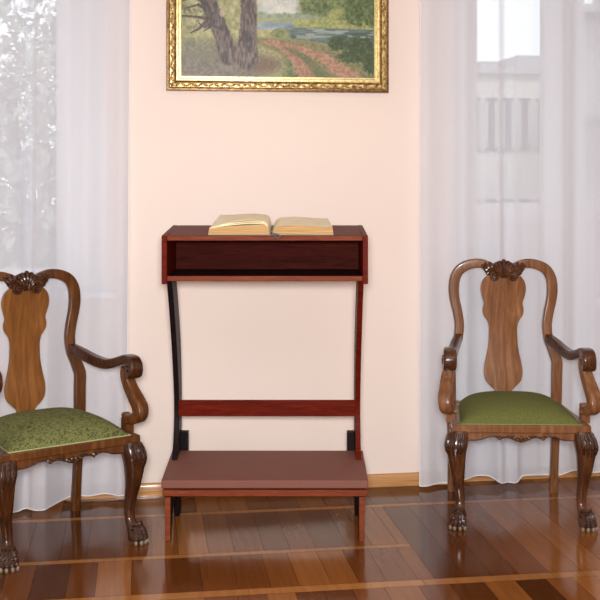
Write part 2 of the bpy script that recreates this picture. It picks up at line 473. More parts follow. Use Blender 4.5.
def hem_left(s):      # s: metres in from the curtain's edge
    return .030+.012*g_(s, .22, .06)-.012*g_(s, .5, .2)+.003*math.sin(s*21), .16*min(1, max(0, (s-.24)/.12))
def hem_right(s):
    return .050-.034*st_w(s, -.1, .20)-.030*st_w(s, .375, .49)-.008*st_w(s, .6, .72)+.003*math.sin(s*19), .05*st_w(s, .38, .49)+.01
curtain(wx(131, -.07), wx(126.5, -.07), -2.45, -1, 3, hem_left, 'sheer white curtain over the window at the left')
curtain(wx(420.5, -.07), wx(418.5, -.07), 3.25, 1, 8, hem_right, 'sheer white curtain over the glazed door at the right')

# ------------------------------------------------------------------ painting in a gilt frame
def painting():
    PXM = 1/207.0
    xl, xr = wx(166.5, -.05), wx(390, -.05)
    zb = wz(278, 91.2, -.05)
    wtot = xr-xl; hgt = .92
    root = empty('framed_painting', ((xl+xr)/2, -.001, zb))
    tag(root, 'landscape painting of a river and dirt track in an ornate gold frame on the wall', 'painting')
    h = wtot/2
    def frame_ring(name, mat, w0, w1, y0, y1, bev=.003, extra=None):
        """mitred ring from inset w0 to w1, depth y0 (wall) to y1"""
        bm = B()
        def cr(w, y): return [bm.verts.new((-h+w, y, w)), bm.verts.new((h-w, y, w)), bm.verts.new((h-w, y, hgt-w)), bm.verts.new((-h+w, y, hgt-w))]
        prof = [(w0, y0)]+[(w0+(w1-w0)*a, y1*b+y0*(1-b)) for a, b in ((0, .7), (.15, .95), (.5, 1), (.85, .95), (1, .7))]+[(w1, y0)]
        R = [cr(*p) for p in prof]
        for a, b in zip(R, R[1:]+R[:1]):
            for i in range(4): bm.faces.new((a[i], a[(i+1) % 4], b[(i+1) % 4], b[i]))
        if extra: extra(bm)
        return finish(bm, name, mat, root, sharp=50)
    frame_ring('outer_moulding', M['gold_d'], 0, .016, 0, -.030)
    def orn(bm):
        w = .026
        for (ax, ay, bx, by) in ((-h+w, w, h-w, w), (-h+w, w, -h+w, hgt-w), (h-w, w, h-w, hgt-w), (-h+w, hgt-w, h-w, hgt-w)):
            L = math.hypot(bx-ax, by-ay); n = int(L/.026)
            for k in range(n+1):
                t = k/n; x = ax+(bx-ax)*t; z = ay+(by-ay)*t
                ang = (math.atan2(by-ay, bx-ax))+(.5 if k % 2 else -.35)
                ball(bm, (x, -.047, z), .0145, .006, .0055, 8, Matrix.Rotation(-ang, 4, 'Y'))
                if k % 3 == 0: ball(bm, (x, -.050, z), .005, .005, .005, 6)
    frame_ring('carved_moulding', M['gold'], .013, .040, 0, -.044, extra=orn)
    frame_ring('cove_moulding', M['gold_d'], .038, .047, 0, -.030)
    frame_ring('inner_moulding', M['gold_l'], .045, .060, 0, -.038)
    frame_ring('liner', M['liner'], .058, .073, 0, -.022)
    # canvas: coordinates of the painted picture, x 181..375 across, y 76 at the foot
    cw0, cw1, ch = -h+.070, h-.070, hgt-.14
    nx, ny = 430, 330
    X, Y = np.meshgrid(np.linspace(181, 375, nx), 76.5-np.linspace(0, 1, ny)*ch/(2*h-.14)*194)
    rng = np.random.RandomState(4)
    def vn(X, Y, sx, sy, seed):
        r = np.random.RandomState(seed); T = r.rand(257, 257)
        a = (X/sx) % 256; b = (Y/sy+1000) % 256
        i = a.astype(int); j = b.astype(int); fx = a-i; fy = b-j; fx = fx*fx*(3-2*fx); fy = fy*fy*(3-2*fy)
        return (T[j, i]*(1-fx)+T[j, i+1]*fx)*(1-fy)+(T[j+1, i]*(1-fx)+T[j+1, i+1]*fx)*fy
    def fb(s, seed, ax=1, ay=1): return (vn(X, Y, s*ax, s*ay, seed)+.5*vn(X, Y, s*ax/2, s*ay/2, seed+1)+.25*vn(X, Y, s*ax/4, s*ay/4, seed+2))/1.75
    img = np.zeros(X.shape+(3,))
    def put(mask, col, col2=None, nse=None):
        global _
        mask = np.clip(mask, 0, 1)[..., None]
        c = np.array(col, float)*np.ones_like(img)
        if col2 is not None: c = c*(1-nse[..., None])+np.array(col2, float)*nse[..., None]
        img[:] = img*(1-mask)+c*mask
    sm = lambda v, a, b: np.clip((v-a)/(b-a), 0, 1)
    n1, n2, n3, n4 = fb(9, 1), fb(4, 11), fb(2.2, 21), fb(6, 31, 2.5, .6)
    st = lambda n: sm(n, .3, .7)
    put(np.ones_like(X), (206, 212, 206), (228, 226, 212), st(n1))                    # sky
    dt = sm(Y, 9+5*n2, 10.5+5*n2)*sm(X, 180, 182)
    put(dt, (140, 158, 136), (168, 180, 156), st(n2))                                # distant woods
    put(sm(Y, 17.5, 18.5), (190, 188, 134), (160, 168, 112), st(n4))                  # meadow
    put(sm(Y, 20.5, 21.5)*(1-sm(Y, 27+3*n1, 29+3*n1))*sm(X, 215, 222), (176, 190, 196), (140, 158, 160), st(n4))   # far water
    put(sm(Y, 29, 31), (200, 194, 142), (168, 168, 112), st(n3))
    riv = sm(Y-(24+.02*(X-285)), 0, 2)*(1-sm(Y-(36+(X-285)*.13), 0, 2.5))*sm(X, 282, 292)
    put(riv, (112, 130, 126), (74, 94, 84), st(n4))                                  # river
    put(riv*sm(fb(5, 61, 4, .5), .56, .62)*.7, (176, 190, 178))
    bank = sm(Y, 18-(X-300)*.12, 20-(X-300)*.12)*(1-sm(Y, 25+.015*(X-285), 27+.015*(X-285)))*sm(X, 290, 296)
    put(bank, (186, 186, 118), (140, 152, 84), st(n3))
    tr = sm(X, 292+4*n2, 300+4*n2)*(1-sm(Y, 10+.14*(X-300)+7*n2-3, 13+.14*(X-300)+7*n2-3))
    put(tr, (78, 98, 58), (140, 152, 96), st(n3*.6+n2*.4))                            # trees on the far bank
    lb = np.exp(-(((X-335+.6*(Y-12))/11)**2+((Y-12)/9)**2)*1.3)
    put(sm(lb, .35, .75)*.85, (190, 188, 124), (150, 160, 88), st(n3))
    dk = sm(X, 345, 352)*(1-sm(Y, 22+2*n2, 25+2*n2))*sm(n2, .3, .5)
    put(dk, (64, 84, 48), (110, 126, 72), st(n3))
    # near meadow
    near = sm(Y-(37+(X-285)*.13), 0, 3)*sm(X, 270, 290)
    put(near, (128, 140, 98), (92, 108, 70), st(n3))
    put(sm(Y, 34, 40)*(1-sm(X, 270, 290)), (186, 178, 128), (150, 150, 104), st(n3))
    sb = np.exp(-(((X-277)/9)**2+((Y-33)/6)**2)); put(sm(sb+.5*(n3-.5), .4, .6), (108, 122, 76), (150, 156, 100), st(n3))
    # left half: grass, foliage, shade
    put((1-sm(X, 232, 250))*sm(Y, 36, 46), (150, 148, 120), (116, 120, 100), st(n3))
    put((1-sm(X, 246, 262))*(1-sm(Y, 30+8*n1, 36+8*n1)), (150, 152, 100), (196, 192, 148), st(n2))
    put((1-sm(X, 250, 285))*sm(Y, 50, 60), (122, 118, 106), (146, 140, 124), st(n3))
    bs = np.exp(-(((X-262)/22)**2+((Y-64)/10)**2)); put(sm(bs, .3, .8)*.8, (140, 108, 88), (112, 96, 78), st(n3))
    # dirt track
    def blob(path, wds):
        best = np.full(X.shape, 9.)
        for (a, b), (wa, wb) in zip(zip(path, path[1:]), zip(wds, wds[1:])):
            a = np.array(a, float); b = np.array(b, float); d = b-a
            t = np.clip(((X-a[0])*d[0]+(Y-a[1])*d[1])/(d@d), 0, 1)
            dist = np.hypot(X-a[0]-t*d[0], Y-a[1]-t*d[1])/(wa+(wb-wa)*t)
            best = np.minimum(best, dist)
        return best
    e = (n3-.5)*.7
    put(1-sm(blob([(255, 40), (283, 46), (310, 56), (340, 80)], [3, 8, 17, 30])+e, .8, 1.15), (150, 142, 100), (126, 124, 84), st(n3))
    put(1-sm(blob([(262, 40), (280, 46), (297, 60), (308, 82)], [1.5, 3, 6, 10])+e, .75, 1.1), (188, 148, 122), (158, 118, 94), st(n3))
    put(1-sm(blob([(268, 40), (298, 47), (325, 58), (356, 80)], [1.2, 2.6, 5, 8.5])+e, .75, 1.1), (194, 152, 126), (164, 122, 98), st(n3))
    put(1-sm(blob([(284, 47), (303, 56), (328, 80)], [.8, 3, 6])+e, .75, 1.1), (104, 112, 76), (130, 128, 88), st(n3))
    # dark bushes at the right
    for cx, cy, rx, ry in ((338, 42, 12, 8), (360, 44, 18, 11), (352, 55, 16, 7), (372, 60, 12, 14)):
        g = 1-np.hypot((X-cx)/rx, (Y-cy)/ry); put(sm(g+.7*(n3-.5), 0, .2), (58, 76, 46), (96, 112, 66), sm(n3, .4, .8))
    # foliage mass over the top and left branches
    fol = (1-sm(Y, -12+22*(n1-.5), -6+22*(n1-.5)))
    put(fol*sm(n2, .3, .5), (86, 102, 62), (150, 160, 104), st(n3))
    put((1-sm(X, 205, 222))*(1-sm(Y, 22, 34))*sm(n3, .45, .6)*.7, (92, 92, 66), (120, 112, 84), st(n2))
    # twin trunks and boughs
    bark = st(fb(2.5, 71, .6, 2.2))
    def limb(path, wds, c1=(92, 82, 78), c2=(146, 132, 124)): put(1-sm(blob(path, wds)+(n3-.5)*.25, .85, 1.05), c1, c2, bark)
    limb([(228, 56), (222, 36), (212, 14), (204, -8), (196, -40)], [10, 8.5, 8.5, 7.5, 5], (80, 72, 70), (134, 120, 112))
    limb([(246, 58), (247, 34), (248, 8), (247, -20), (250, -60)], [12, 9, 8.5, 8, 6], (80, 72, 70), (134, 120, 112))
    limb([(220, 52), (238, 54), (258, 60)], [3, 7, 2])
    for pth in ([(212, 14), (198, 6), (184, 10)], [(210, 20), (196, 18), (181, 17)], [(206, 22), (198, 30), (190, 34)], [(214, 22), (204, 28), (198, 24)],
                [(206, 4), (192, -2), (182, 3)], [(210, 10), (200, 0), (190, -12)], [(250, -10), (270, -30), (290, -40)], [(222, 30), (212, 26), (203, 32)]):
        limb(pth, [2.0, 1.3, .6], (70, 62, 60), (104, 94, 88))
    put(sm(np.exp(-(((X-221)/4)**2+((Y-14)/5)**2)), .5, .8)*.8, (200, 176, 160))
    img *= .93*(1+(fb(1.2, 91)-.5)[..., None]*.16)
    img = np.clip(img, 0, 255)/255
    linc = np.where(img <= .04045, img/12.92, ((img+.055)/1.055)**2.4)
    me = bpy.data.meshes.new('canvas')
    xs = np.linspace(cw0, cw1, nx); zs = np.linspace(.070, hgt-.070, ny)
    XX, ZZ = np.meshgrid(xs, zs)
    co = np.stack([XX, np.full_like(XX, -.014), ZZ], -1).reshape(-1, 3)
    idx = np.arange(nx*ny).reshape(ny, nx)
    fc = np.stack([idx[:-1, :-1], idx[:-1, 1:], idx[1:, 1:], idx[1:, :-1]], -1).reshape(-1, 4)
    me.from_pydata(co.tolist(), [], fc.tolist())
    ca = me.color_attributes.new('paint', 'FLOAT_COLOR', 'POINT')
    ca.data.foreach_set('color', np.concatenate([linc.reshape(-1, 3), np.ones((nx*ny, 1))], 1).astype(np.float32).ravel())
    m, t, b = nt('oil_paint'); at = t.nodes.new('ShaderNodeAttribute'); at.attribute_name = 'paint'
    lk(t, at.outputs['Color'], b.inputs['Base Color']); b.inputs['Roughness'].default_value = .5
    n = noise(t, mapping(t, (1, 1, 1)), 160, 3); lk(t, bump(t, n.outputs[0], .25, .002), b.inputs['Normal'])
    me.materials.append(m)
    o = bpy.data.objects.new('canvas', me); C.objects.link(o); o.parent = root
    bm = B(); box(bm, cw0-.01, cw1+.01, -.0135, -.001, .06, hgt-.06); finish(bm, 'backing_board', M['gold_d'], root)
painting()

# ------------------------------------------------------------------ prie-dieu
KX, KZ = -.146, 4.56
kn = empty('kneeler', W(KX, KZ), -TH)
tag(kn, 'dark red mahogany prayer kneeler with open book shelf and brown padded step', 'kneeler')
SL = .026/.41
def slab(name, mat, x0, x1, y0, y1, zt, th, slope=SL, bevel=.003, mi=None):
    bm = B()
    z = lambda y: zt+slope*y
    hexa(bm, [(x0, y0, z(y0)-th), (x1, y0, z(y0)-th), (x1, y1, z(y1)-th), (x0, y1, z(y1)-th), (x0, y0, z(y0)), (x1, y0, z(y0)), (x1, y1, z(y1)), (x0, y1, z(y1))])
    return finish(bm, name, mat, kn, bevel=bevel)
HW = .428
ZT = 1.266; ZBt = 1.078
slab('shelf_top', M['kedge'], -HW+.022, HW-.022, .002, .41, ZT, .021)
sb_ = slab('shelf_bottom', M['kedge'], -HW+.022, HW-.022, .002, .385, ZBt+.022, .022, 0)
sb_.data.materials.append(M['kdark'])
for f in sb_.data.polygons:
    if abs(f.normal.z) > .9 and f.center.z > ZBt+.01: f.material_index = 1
st_ = bpy.data.objects['shelf_top']; st_.data.materials.append(M['kred'])
for f in st_.data.polygons:
    if abs(f.normal.z) > .9: f.material_index = 1
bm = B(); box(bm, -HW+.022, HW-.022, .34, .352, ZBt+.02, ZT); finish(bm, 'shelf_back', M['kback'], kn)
for s in (-1, 1):
    a, b = sorted((s*HW, s*(HW-.0225)))
    bm = B(); prism(bm, [(-.003, ZT+.001), (.41, ZT+.001+SL*.41), (.41, 1.12), (.37, 1.085), (.06, 1.066), (-.003, 1.066)], lambda p, q: (a, p, q), lambda p, q: (b, p, q))
    finish(bm, 'shelf_side', M['kred'], kn, bevel=.003)
    # curved upright
    fr = catmull([(.215, .20, 0), (.245, .27, 0), (.295, .34, 0), (.330, .45, 0), (.312, .58, 0), (.24, .76, 0), (.15, .93, 0), (.055, 1.08, 0)], 5)
    bk = catmull([(.20, 1.10, 0), (.30, .95, 0), (.39, .78, 0), (.435, .6, 0), (.44, .45, 0), (.43, .32, 0), (.42, .2, 0)], 5)
    out = [(v.x, v.y) for v in fr]+[(v.x, v.y) for v in bk]
    a, b = sorted((s*.414, s*.391))
    bm = B(); prism(bm, out, lambda p, q: (a, p, q), lambda p, q: (b, p, q))
    bm.normal_update()
    bmesh.ops.recalc_face_normals(bm, faces=bm.faces)
    if s > 0:
        for f in bm.faces:
            if f.normal.y < -.5: f.material_index = 1
    finish(bm, 'upright', [M['kdark'], M['kred']], kn, bevel=.002)
    # base side with an arched foot
    arch = [(.0, .0), (.045, .0)]+[(v.x, v.y) for v in catmull([(.055, .03, 0), (.10, .10, 0), (.19, .125, 0), (.28, .10, 0), (.325, .03, 0)], 5)]+[(.335, 0), (.42, 0), (.42, .205+.06*.42), (.0, .183)]
    bm = B(); prism(bm, arch, lambda p, q: (a, p, q), lambda p, q: (b, p, q))
    bmesh.ops.recalc_face_normals(bm, faces=bm.faces)
    for f in bm.faces:
        if f.normal.y < -.9 and f.calc_center_median().y < .01: f.material_index = 1
    finish(bm, 'base_side', [M['kdark'], M['kedge']], kn, bevel=.002)
    a, b = sorted((s*.391, s*.358))
    bm = B(); box(bm, a, b, .385, .430, .20, .362); finish(bm, 'corner_post', M['kdark'], kn, bevel=.002)
slab('base_board', M['kedge'], -.4245, .4245, -.004, .40, .2125, .026, .06)
bm = B(); box(bm, -.391, .391, .30, .318, .4525, .5225); finish(bm, 'crossbar', M['kred'], kn, bevel=.002)
# pad
bm = B(); nx, ny = 24, 12; z0 = .2165
def padz(i, j):
    u, v = i/nx*2-1, j/ny*2-1
    return .2535+.073*(.385*j/ny)+.0015*(1-u**6)*(1-v**6)
G = [[bm.verts.new((-.4285+.857*i/nx, -.006+.39*j/ny, padz(i, j))) for i in range(nx+1)] for j in range(ny+1)]
Lw = [[bm.verts.new((-.4285+.857*i/nx, -.006+.39*j/ny, .2195+.06*.39*j/ny)) for i in range(nx+1)] for j in range(ny+1)]
for j in range(ny):
    for i in range(nx):
        bm.faces.new((G[j][i], G[j][i+1], G[j+1][i+1], G[j+1][i])); bm.faces.new((Lw[j][i], Lw[j][i+1], Lw[j+1][i+1], Lw[j+1][i]))
for i in range(nx): bm.faces.new((G[0][i], G[0][i+1], Lw[0][i+1], Lw[0][i])); bm.faces.new((G[ny][i], G[ny][i+1], Lw[ny][i+1], Lw[ny][i]))
for j in range(ny): bm.faces.new((G[j][0], G[j+1][0], Lw[j+1][0], Lw[j][0])); bm.faces.new((G[j][nx], G[j+1][nx], Lw[j+1][nx], Lw[j][nx]))
finish(bm, 'kneeling_pad', M['vinyl'], kn, bevel=.004)
for s in (-1, 1):
    bm = B(); box(bm, s*.36-.02, s*.36+.02, .04, .36, .2115, .2205); finish(bm, 'pad_batten', M['kdark'], kn)

# ------------------------------------------------------------------ open book on the sloping top
def book():
    loc = W(KX+(271-266)/1100*4.56, KZ, 0)
    o = empty('open_book', W(KX+.025, KZ+.004, ZT+.0005), -TH)
    o.rotation_euler = (math.atan(SL), 0, -TH)
    tag(o, 'thick old open book with yellowed pages lying on the kneeler shelf', 'book')
    D = .33; Wd = .262; T = .037
    bm = B()
    hexa(bm, [(-Wd, -.003, 0), (Wd, -.003, 0), (Wd-.01, D, 0), (-Wd+.01, D, 0), (-Wd, -.003, .004), (Wd, -.003, .004), (Wd-.01, D, .004), (-Wd+.01, D, .004)])
    finish(bm, 'cover', M['cover'], o, bevel=.001)
    def side(s, zf, name):
        bm = B(); n = 26; my = 12
        G = []
        for j in range(my+1):
            y = D*j/my; row = []
            for i in range(n+1):
                t = i/n                           # 0 at gutter, 1 at fore edge
                x = s*(.004+(Wd-.010-.012*(j/my))*t)
                row.append((x, y, zf(t, j/my)))
            G.append(row)
        top = [[bm.verts.new(p) for p in r] for r in G]
        bot = [[bm.verts.new((p[0]+(s*.004 if i == n else 0), p[1], .0042)) for i, p in enumerate(r)] for r in G]
        for j in range(my):
            for i in range(n):
                f = bm.faces.new((top[j][i], top[j][i+1], top[j+1][i+1], top[j+1][i])); f.material_index = 0
        bm.faces.new([bot[0][0], bot[0][n], bot[my][n], bot[my][0]]).material_index = 1
        for j, jj in ((0, 0), (my, my)):
            for i in range(n): bm.faces.new((top[jj][i], top[jj][i+1], bot[jj][i+1], bot[jj][i])).material_index = 1
        for j in range(my):
            for i in (0, n): bm.faces.new((top[j][i], top[j+1][i], bot[j+1][i], bot[j][i])).material_index = 1
        bmesh.ops.remove_doubles(bm, verts=bm.verts, dist=1e-6)
        return finish(bm, name, [M['page'], M['edges']], o, sharp=30)
    side(1, lambda t, v: .004+.034*min(1, (t/.10))**.5*(1-.05*t)+.006*math.sin(PI*min(1, t*1.3))*1+.003*v, 'page_block')
    side(-1, lambda t, v: .004+.042*min(1, (t/.06))**.5*(1-.38*t)+.002*v, 'page_block')
    # loose arched leaves on the left block
    for k, (hh, off) in enumerate(((.016, 0), (.024, .004), (.009, -.003))):
        bm = B(); n = 24; my = 8; G = []
        for j in range(my+1):
            v = j/my; row = []
            for i in range(n+1):
                t = i/n
                z = .004+.042*min(1, (t/.06))**.5*(1-.38*t)+.002*v + .0006 + hh*math.sin(PI*min(1, t**.8))*(1-.35*v)+ (.022-.006*k)*t**2*v
                row.append(bm.verts.new((-(.005+(Wd-.014-.02*v-off)*t), .001+(D-.004)*v, z)))
            G.append(row)
        for j in range(my):
            for i in range(n): bm.faces.new((G[j][i], G[j][i+1], G[j+1][i+1], G[j+1][i]))
        lf = finish(bm, 'page', M['page'], o, sharp=180)
        sm_ = lf.modifiers.new('thickness', 'SOLIDIFY'); sm_.thickness = .0006
    # metal bookmark at the gutter, lolling over the front edge
    bm = B()
    tube(bm, [(0, .05, .03), (0, .01, .034), (.002, -.006, .022), (.010, -.010, .008), (.022, -.010, .004), (.034, -.010, .002)], .003, 5, 6)
    tube(bm, [(.004, -.009, .014), (.016, -.012, .010), (.030, -.012, .008), (.040, -.011, -.002), (.030, -.011, -.008), (.014, -.011, -.002), (.006, -.010, .006)], .0028, 5, 6)
    for q in range(6): ball(bm, (.012+.005*q, -.013, .004-.002*(q % 2)), .0032, .0032, .0032, 6)
    finish(bm, 'bookmark', M['silver'], o)
book()

# ------------------------------------------------------------------ carved armchairs
def armchair(loc, rz, wm, wd, splm, fab, welt, label, kb=1.0):
    root = empty('carved_armchair', loc, rz); tag(root, label, 'armchair')
    V3 = Vector
    # back frame, one bent hoop
    half = [(.250, .548, .40), (.252, .548, .48), (.253, .550, .56), (.255, .552, .622), (.249, .554, .648), (.234, .557, .69), (.216, .560, .735), (.209, .562, .80), (.217, .564, .86),
            (.230, .566, .92), (.235, .566, .97), (.229, .565, 1.025), (.205, .563, 1.067), (.163, .561, 1.090), (.115, .560, 1.097), (.070, .560, 1.086), (.030, .560, 1.070)]
    path = catmull(half+[(-x, y, z) for x, y, z in half[::-1]], 5)
    bm = B(); sweep(bm, path, [.025, .0255, .0255, .022, .023, .025, .024, .021, .017, .021, .024, .025, .023, .022, .0255, .0255, .025], .0165, V3((0, 1, 0)), 20, 6)
    finish(bm, 'back_frame', wm, root, sharp=60)
    # splat
    hs = [(.44, .040), (.485, .041), (.500, .050), (.515, .066), (.535, .083), (.560, .0905), (.590, .0915), (.625, .086), (.66, .078), (.70, .071), (.74, .068), (.79, .0675), (.82, .075),
          (.843, .090), (.860, .0965), (.880, .097), (.905, .092), (.93, .099), (.959, .106), (.985, .107), (1.012, .100), (1.035, .082), (1.052, .055)]
    cv = catmull([(x, z, 0) for z, x in hs], 4)
    out = [(v.x, v.y) for v in cv]+[(-v.x, v.y) for v in cv[::-1]]
    yb = lambda z: .548+.016*math.sin(PI*min(1, max(0, (z-.44)/.62)))
    bm = B(); n = len(cv)
    fr = []; 
    for v in cv:
        fr.append([bm.verts.new((sx*v.x*k, yb(v.y)+dy-.003*(1-abs(k)), v.y)) for dy in (-.008, .008) for sx, k in ((-1, 1), (-1, .5), (1, 0), (1, .5), (1, 1))])
    for a, b in zip(fr, fr[1:]):
        for o_ in (0, 5):
            for i in range(4): bm.faces.new((a[o_+i], a[o_+i+1], b[o_+i+1], b[o_+i]))
        bm.faces.new((a[0], a[5], b[5], b[0])); bm.faces.new((a[4], a[9], b[9], b[4]))
    for r_ in (fr[0], fr[-1]): bm.faces.new((r_[0], r_[1], r_[2], r_[3], r_[4], r_[9], r_[8], r_[7], r_[6], r_[5]))
    finish(bm, 'back_splat', splm, root, sharp=40, bevel=.002)
    # crest carving
    bm = B(); yc = .540
    ball(bm, (0, .550, 1.070), .064, .018, .040, 16)
    for k in range(-3, 4):
        a = k*.30
        R2 = .072-.004*abs(k)
        tip = (math.sin(a)*R2, yc-.002, 1.038+math.cos(a)*R2)
        tube(bm, [(math.sin(a)*.010, yc-.008, 1.030), (math.sin(a)*R2*.6, yc-.014, 1.038+math.cos(a)*R2*.6), tip], [.005, .0095, .0105], 5, 10)
        ball(bm, tip, .0105, .010, .0085, 10)
    for s in (-1, 1):
        pts = []
        for q in range(22):
            a = q*.5; r = .022*(1-q/26)
            pts.append((s*(.042+r*math.sin(a)), yc-.006-.0006*q, 1.036+r*math.cos(a)))
        tube(bm, pts, [.0075, .006, .0045], 2, 8)
        ball(bm, (s*.042, yc-.010, 1.036), .008, .010, .008, 8)
        for (x1, z1, x2, z2, r) in ((.062, 1.056, .100, 1.086, .0105), (.064, 1.048, .086, 1.066, .009), (.054, 1.066, .088, 1.096, .0105), (.044, 1.074, .066, 1.098, .010)):
            tube(bm, [(s*x1*.8, yc+.004, z1-.006), (s*(x1+x2)/2, yc-.004, (z1+z2)/2-.005), (s*x2, yc+.006, z2)], [r, r*1.15, r*.75], 5, 8)
            ball(bm, (s*x2, yc+.006, z2), r*.8, r*.7, r*.8, 8)
    finish(bm, 'crest_carving', wd, root)
    if kb != 1.0:                      # this chair's back is a little lower
        for ch in root.children:
            for v in ch.data.vertices:
                if v.co.z > .45: v.co.z = .45+(v.co.z-.45)*kb
    # seat rails
    bm = B()
    fx, fy, rx, ry, zt, zb = .299, .030, .262, .565, .438, .404
    def rail(p0, p1, q1, q0, z0, z1):
        hexa(bm, [(*p0, z0), (*p1, z0), (*q1, z0), (*q0, z0), (*p0, z1), (*p1, z1), (*q1, z1), (*q0, z1)])
    rail((-fx, fy), (fx, fy), (fx-.045, fy+.045), (-fx+.045, fy+.045), zb, zt)
    rail((fx, fy), (rx, ry), (rx-.04, ry-.04), (fx-.045, fy+.045), zb, zt)
    rail((-fx+.045, fy+.045), (-rx+.04, ry-.04), (-rx, ry), (-fx, fy), zb, zt)
    rail((-rx+.04, ry-.04), (rx-.04, ry-.04), (rx, ry), (-rx, ry), zb-.02, zt)
    finish(bm, 'seat_frame', wm, root, bevel=.004)
    # scalloped apron below the front and sides
    def apron_profile(L):
        # (along, drop) with a centre cartouche
        P = [(-1, .036), (-.72, .032), (-.6, .020), (-.45, .018), (-.38, .030), (-.28, .020), (-.18, .026), (-.08, .036), (0, .042)]
        P = P+[(-a, b) for a, b in P[:-1][::-1]]
        return [(v.x*L, v.y) for v in catmull([(a, b, 0) for a, b in P], 4)]
    bm = B()
    pr = apron_profile(.245)
    up = [(x, 0) for x, d in pr[::-1]]
    prism(bm, [(x, d) for x, d in pr]+up, lambda a, d: (a, fy+.008, zb+.001-d), lambda a, d: (a, fy+.024, zb+.001-d))
    for s in (-1, 1):
        def f(off):
            def g(a, d):
                t = (a/.19+1)/2; x = s*(fx-.012-off+(rx-fx)*t); y = .10+(ry-.14)*t; return (x, y, zb+.001-d*.8)
            return g
        pr2 = apron_profile(.19)
        prism(bm, pr2+[(x, 0) for x, d in pr2[::-1]], f(0), f(.016))
    finish(bm, 'apron', wm, root, sharp=50)
    bm = B()
    tube(bm, [(x, fy+.007, zb-d+.003) for x, d in pr[::3]], .0032, 2, 6)
    for s in (-1, 1):
        for cx, r, k in ((.095, .012, 1), (.018, .010, -1)):
            tube(bm, [(s*(cx+r*(1-q/16)*math.cos(q*.6)), fy+.004, zb-.022-(.006 if cx < .05 else 0)+r*(1-q/16)*math.sin(q*.6)) for q in range(13)], .0032, 2, 6)
        for q in range(3): tube(bm, [(s*(.03+q*.012), fy+.006, zb-.012), (s*(.045+q*.013), fy+.002, zb-.018), (s*(.058+q*.014), fy+.006, zb-.016)], [.003, .004, .002], 3, 6)
    ball(bm, (0, fy+.006, zb-.026), .010, .006, .013, 10)
    finish(bm, 'apron_carving', wd, root)
    # cushion
    bm = B(); n = 30
    def hwid(t): return .262-.040*t
    G = []
    for j in range(n+1):
        v = j/n; row = []
        for i in range(n+1):
            u = i/n*2-1; vv = v*2-1
            # soften the corners
            cx = u*math.sqrt(1-.10*vv*vv*(1 if vv > 0 else .15)); cy = vv*math.sqrt(1-.10*u*u*(1 if vv > 0 else .1))
            hgt = .020*((1-abs(u)**8)*(1-abs(vv)**8))**.5 + .062*(1-abs(u)**3.4)**.8*(1-abs(vv)**2.8)**.75
            t = (cy+1)/2
            row.append(bm.verts.new((cx*hwid(t), .044+.480*t, .439+hgt)))
        G.append(row)
    for j in range(n):
        for i in range(n): bm.faces.new((G[j][i], G[j][i+1], G[j+1][i+1], G[j+1][i]))
    edge = [Vector(G[0][i].co) for i in range(0, n+1, 2)]+[Vector(G[j][n].co) for j in range(2, n+1, 2)]+[Vector(G[n][i].co) for i in range(n-2, -1, -2)]+[Vector(G[j][0].co) for j in range(n-2, 0, -2)]
    bd = [G[0][i] for i in range(n)]+[G[j][n] for j in range(n)]+[G[n][n-i] for i in range(n)]+[G[n-j][0] for j in range(n)]
    lowv = [bm.verts.new((v.co.x, v.co.y, .430)) for v in bd]
    for i in range(len(bd)): bm.faces.new((bd[i], bd[(i+1) % len(bd)], lowv[(i+1) % len(bd)], lowv[i]))
    bm.faces.new(lowv)
    cu = finish(bm, 'seat_cushion', fab, root, sharp=180)
    bm = B(); pts = edge+[edge[0]]
    sweep(bm, [p+Vector((0, 0, .0)) for p in pts], .0028, .0028, Vector((0, 0, 1)), 8)
    finish(bm, 'welt', welt, cu)
    # front legs
    for s in (-1, 1):
        # centre line of the cabriole leg: outward s*x, forward -y
        P = [(.264, .062, .412, .038), (.270, .056, .385, .045), (.275, .050, .355, .047), (.278, .047, .325, .043), (.277, .046, .29, .038), (.273, .048, .235, .031),
             (.268, .058, .18, .0245), (.262, .058, .13, .021), (.262, .054, .095, .020), (.266, .038, .068, .024), (.270, .024, .045, .029), (.272, .014, .025, .032), (.272, .014, .012, .030)]
        pp = catmull([(x, y, z) for x, y, z, r in P], 4); rr = [v.x for v in catmull([(r, 0, 0) for *_, r in P], 4)]
        bm = B()
        U = V3((s, -1, 0)).normalized(); Vv = V3((s, 1, 0)).normalized()
        skin(bm, [ring(V3((s*p.x, p.y, p.z)), V3((1, 0, 0)), V3((0, 1, 0)), r, r, 20, 2.7) for p, r in zip(pp, rr)])
        leg = finish(bm, 'front_leg', wd, root, sharp=60)
        # acanthus at the knee
        bm = B()
        for k in range(-3, 4):
            a = math.radians(-90+45*s*1+k*22)       # bearing in plan
            c = math.cos(a); q = math.sin(a)
            def at(z, ex=0):
                i = min(range(len(pp)), key=lambda i: abs(pp[i].z-z)); r = rr[i]
                e = 2/2.7
                rad = 1/((abs(c)**2.7+abs(q)**2.7)**(1/2.7))*r
                return (s*pp[i].x+c*(rad+ex), pp[i].y+q*(rad+ex), z)
            L = .30+.012*abs(k)
            tube(bm, [at(.402, -.002), at(.375, .001), at(.345, .002), at(.32, .000), at(L-.005, -.003)], [.005, .0065, .0065, .005, .002], 4, 8)
        finish(bm, 'knee_carving', M['carved'], leg)
        # clawed paw
        bm = B()
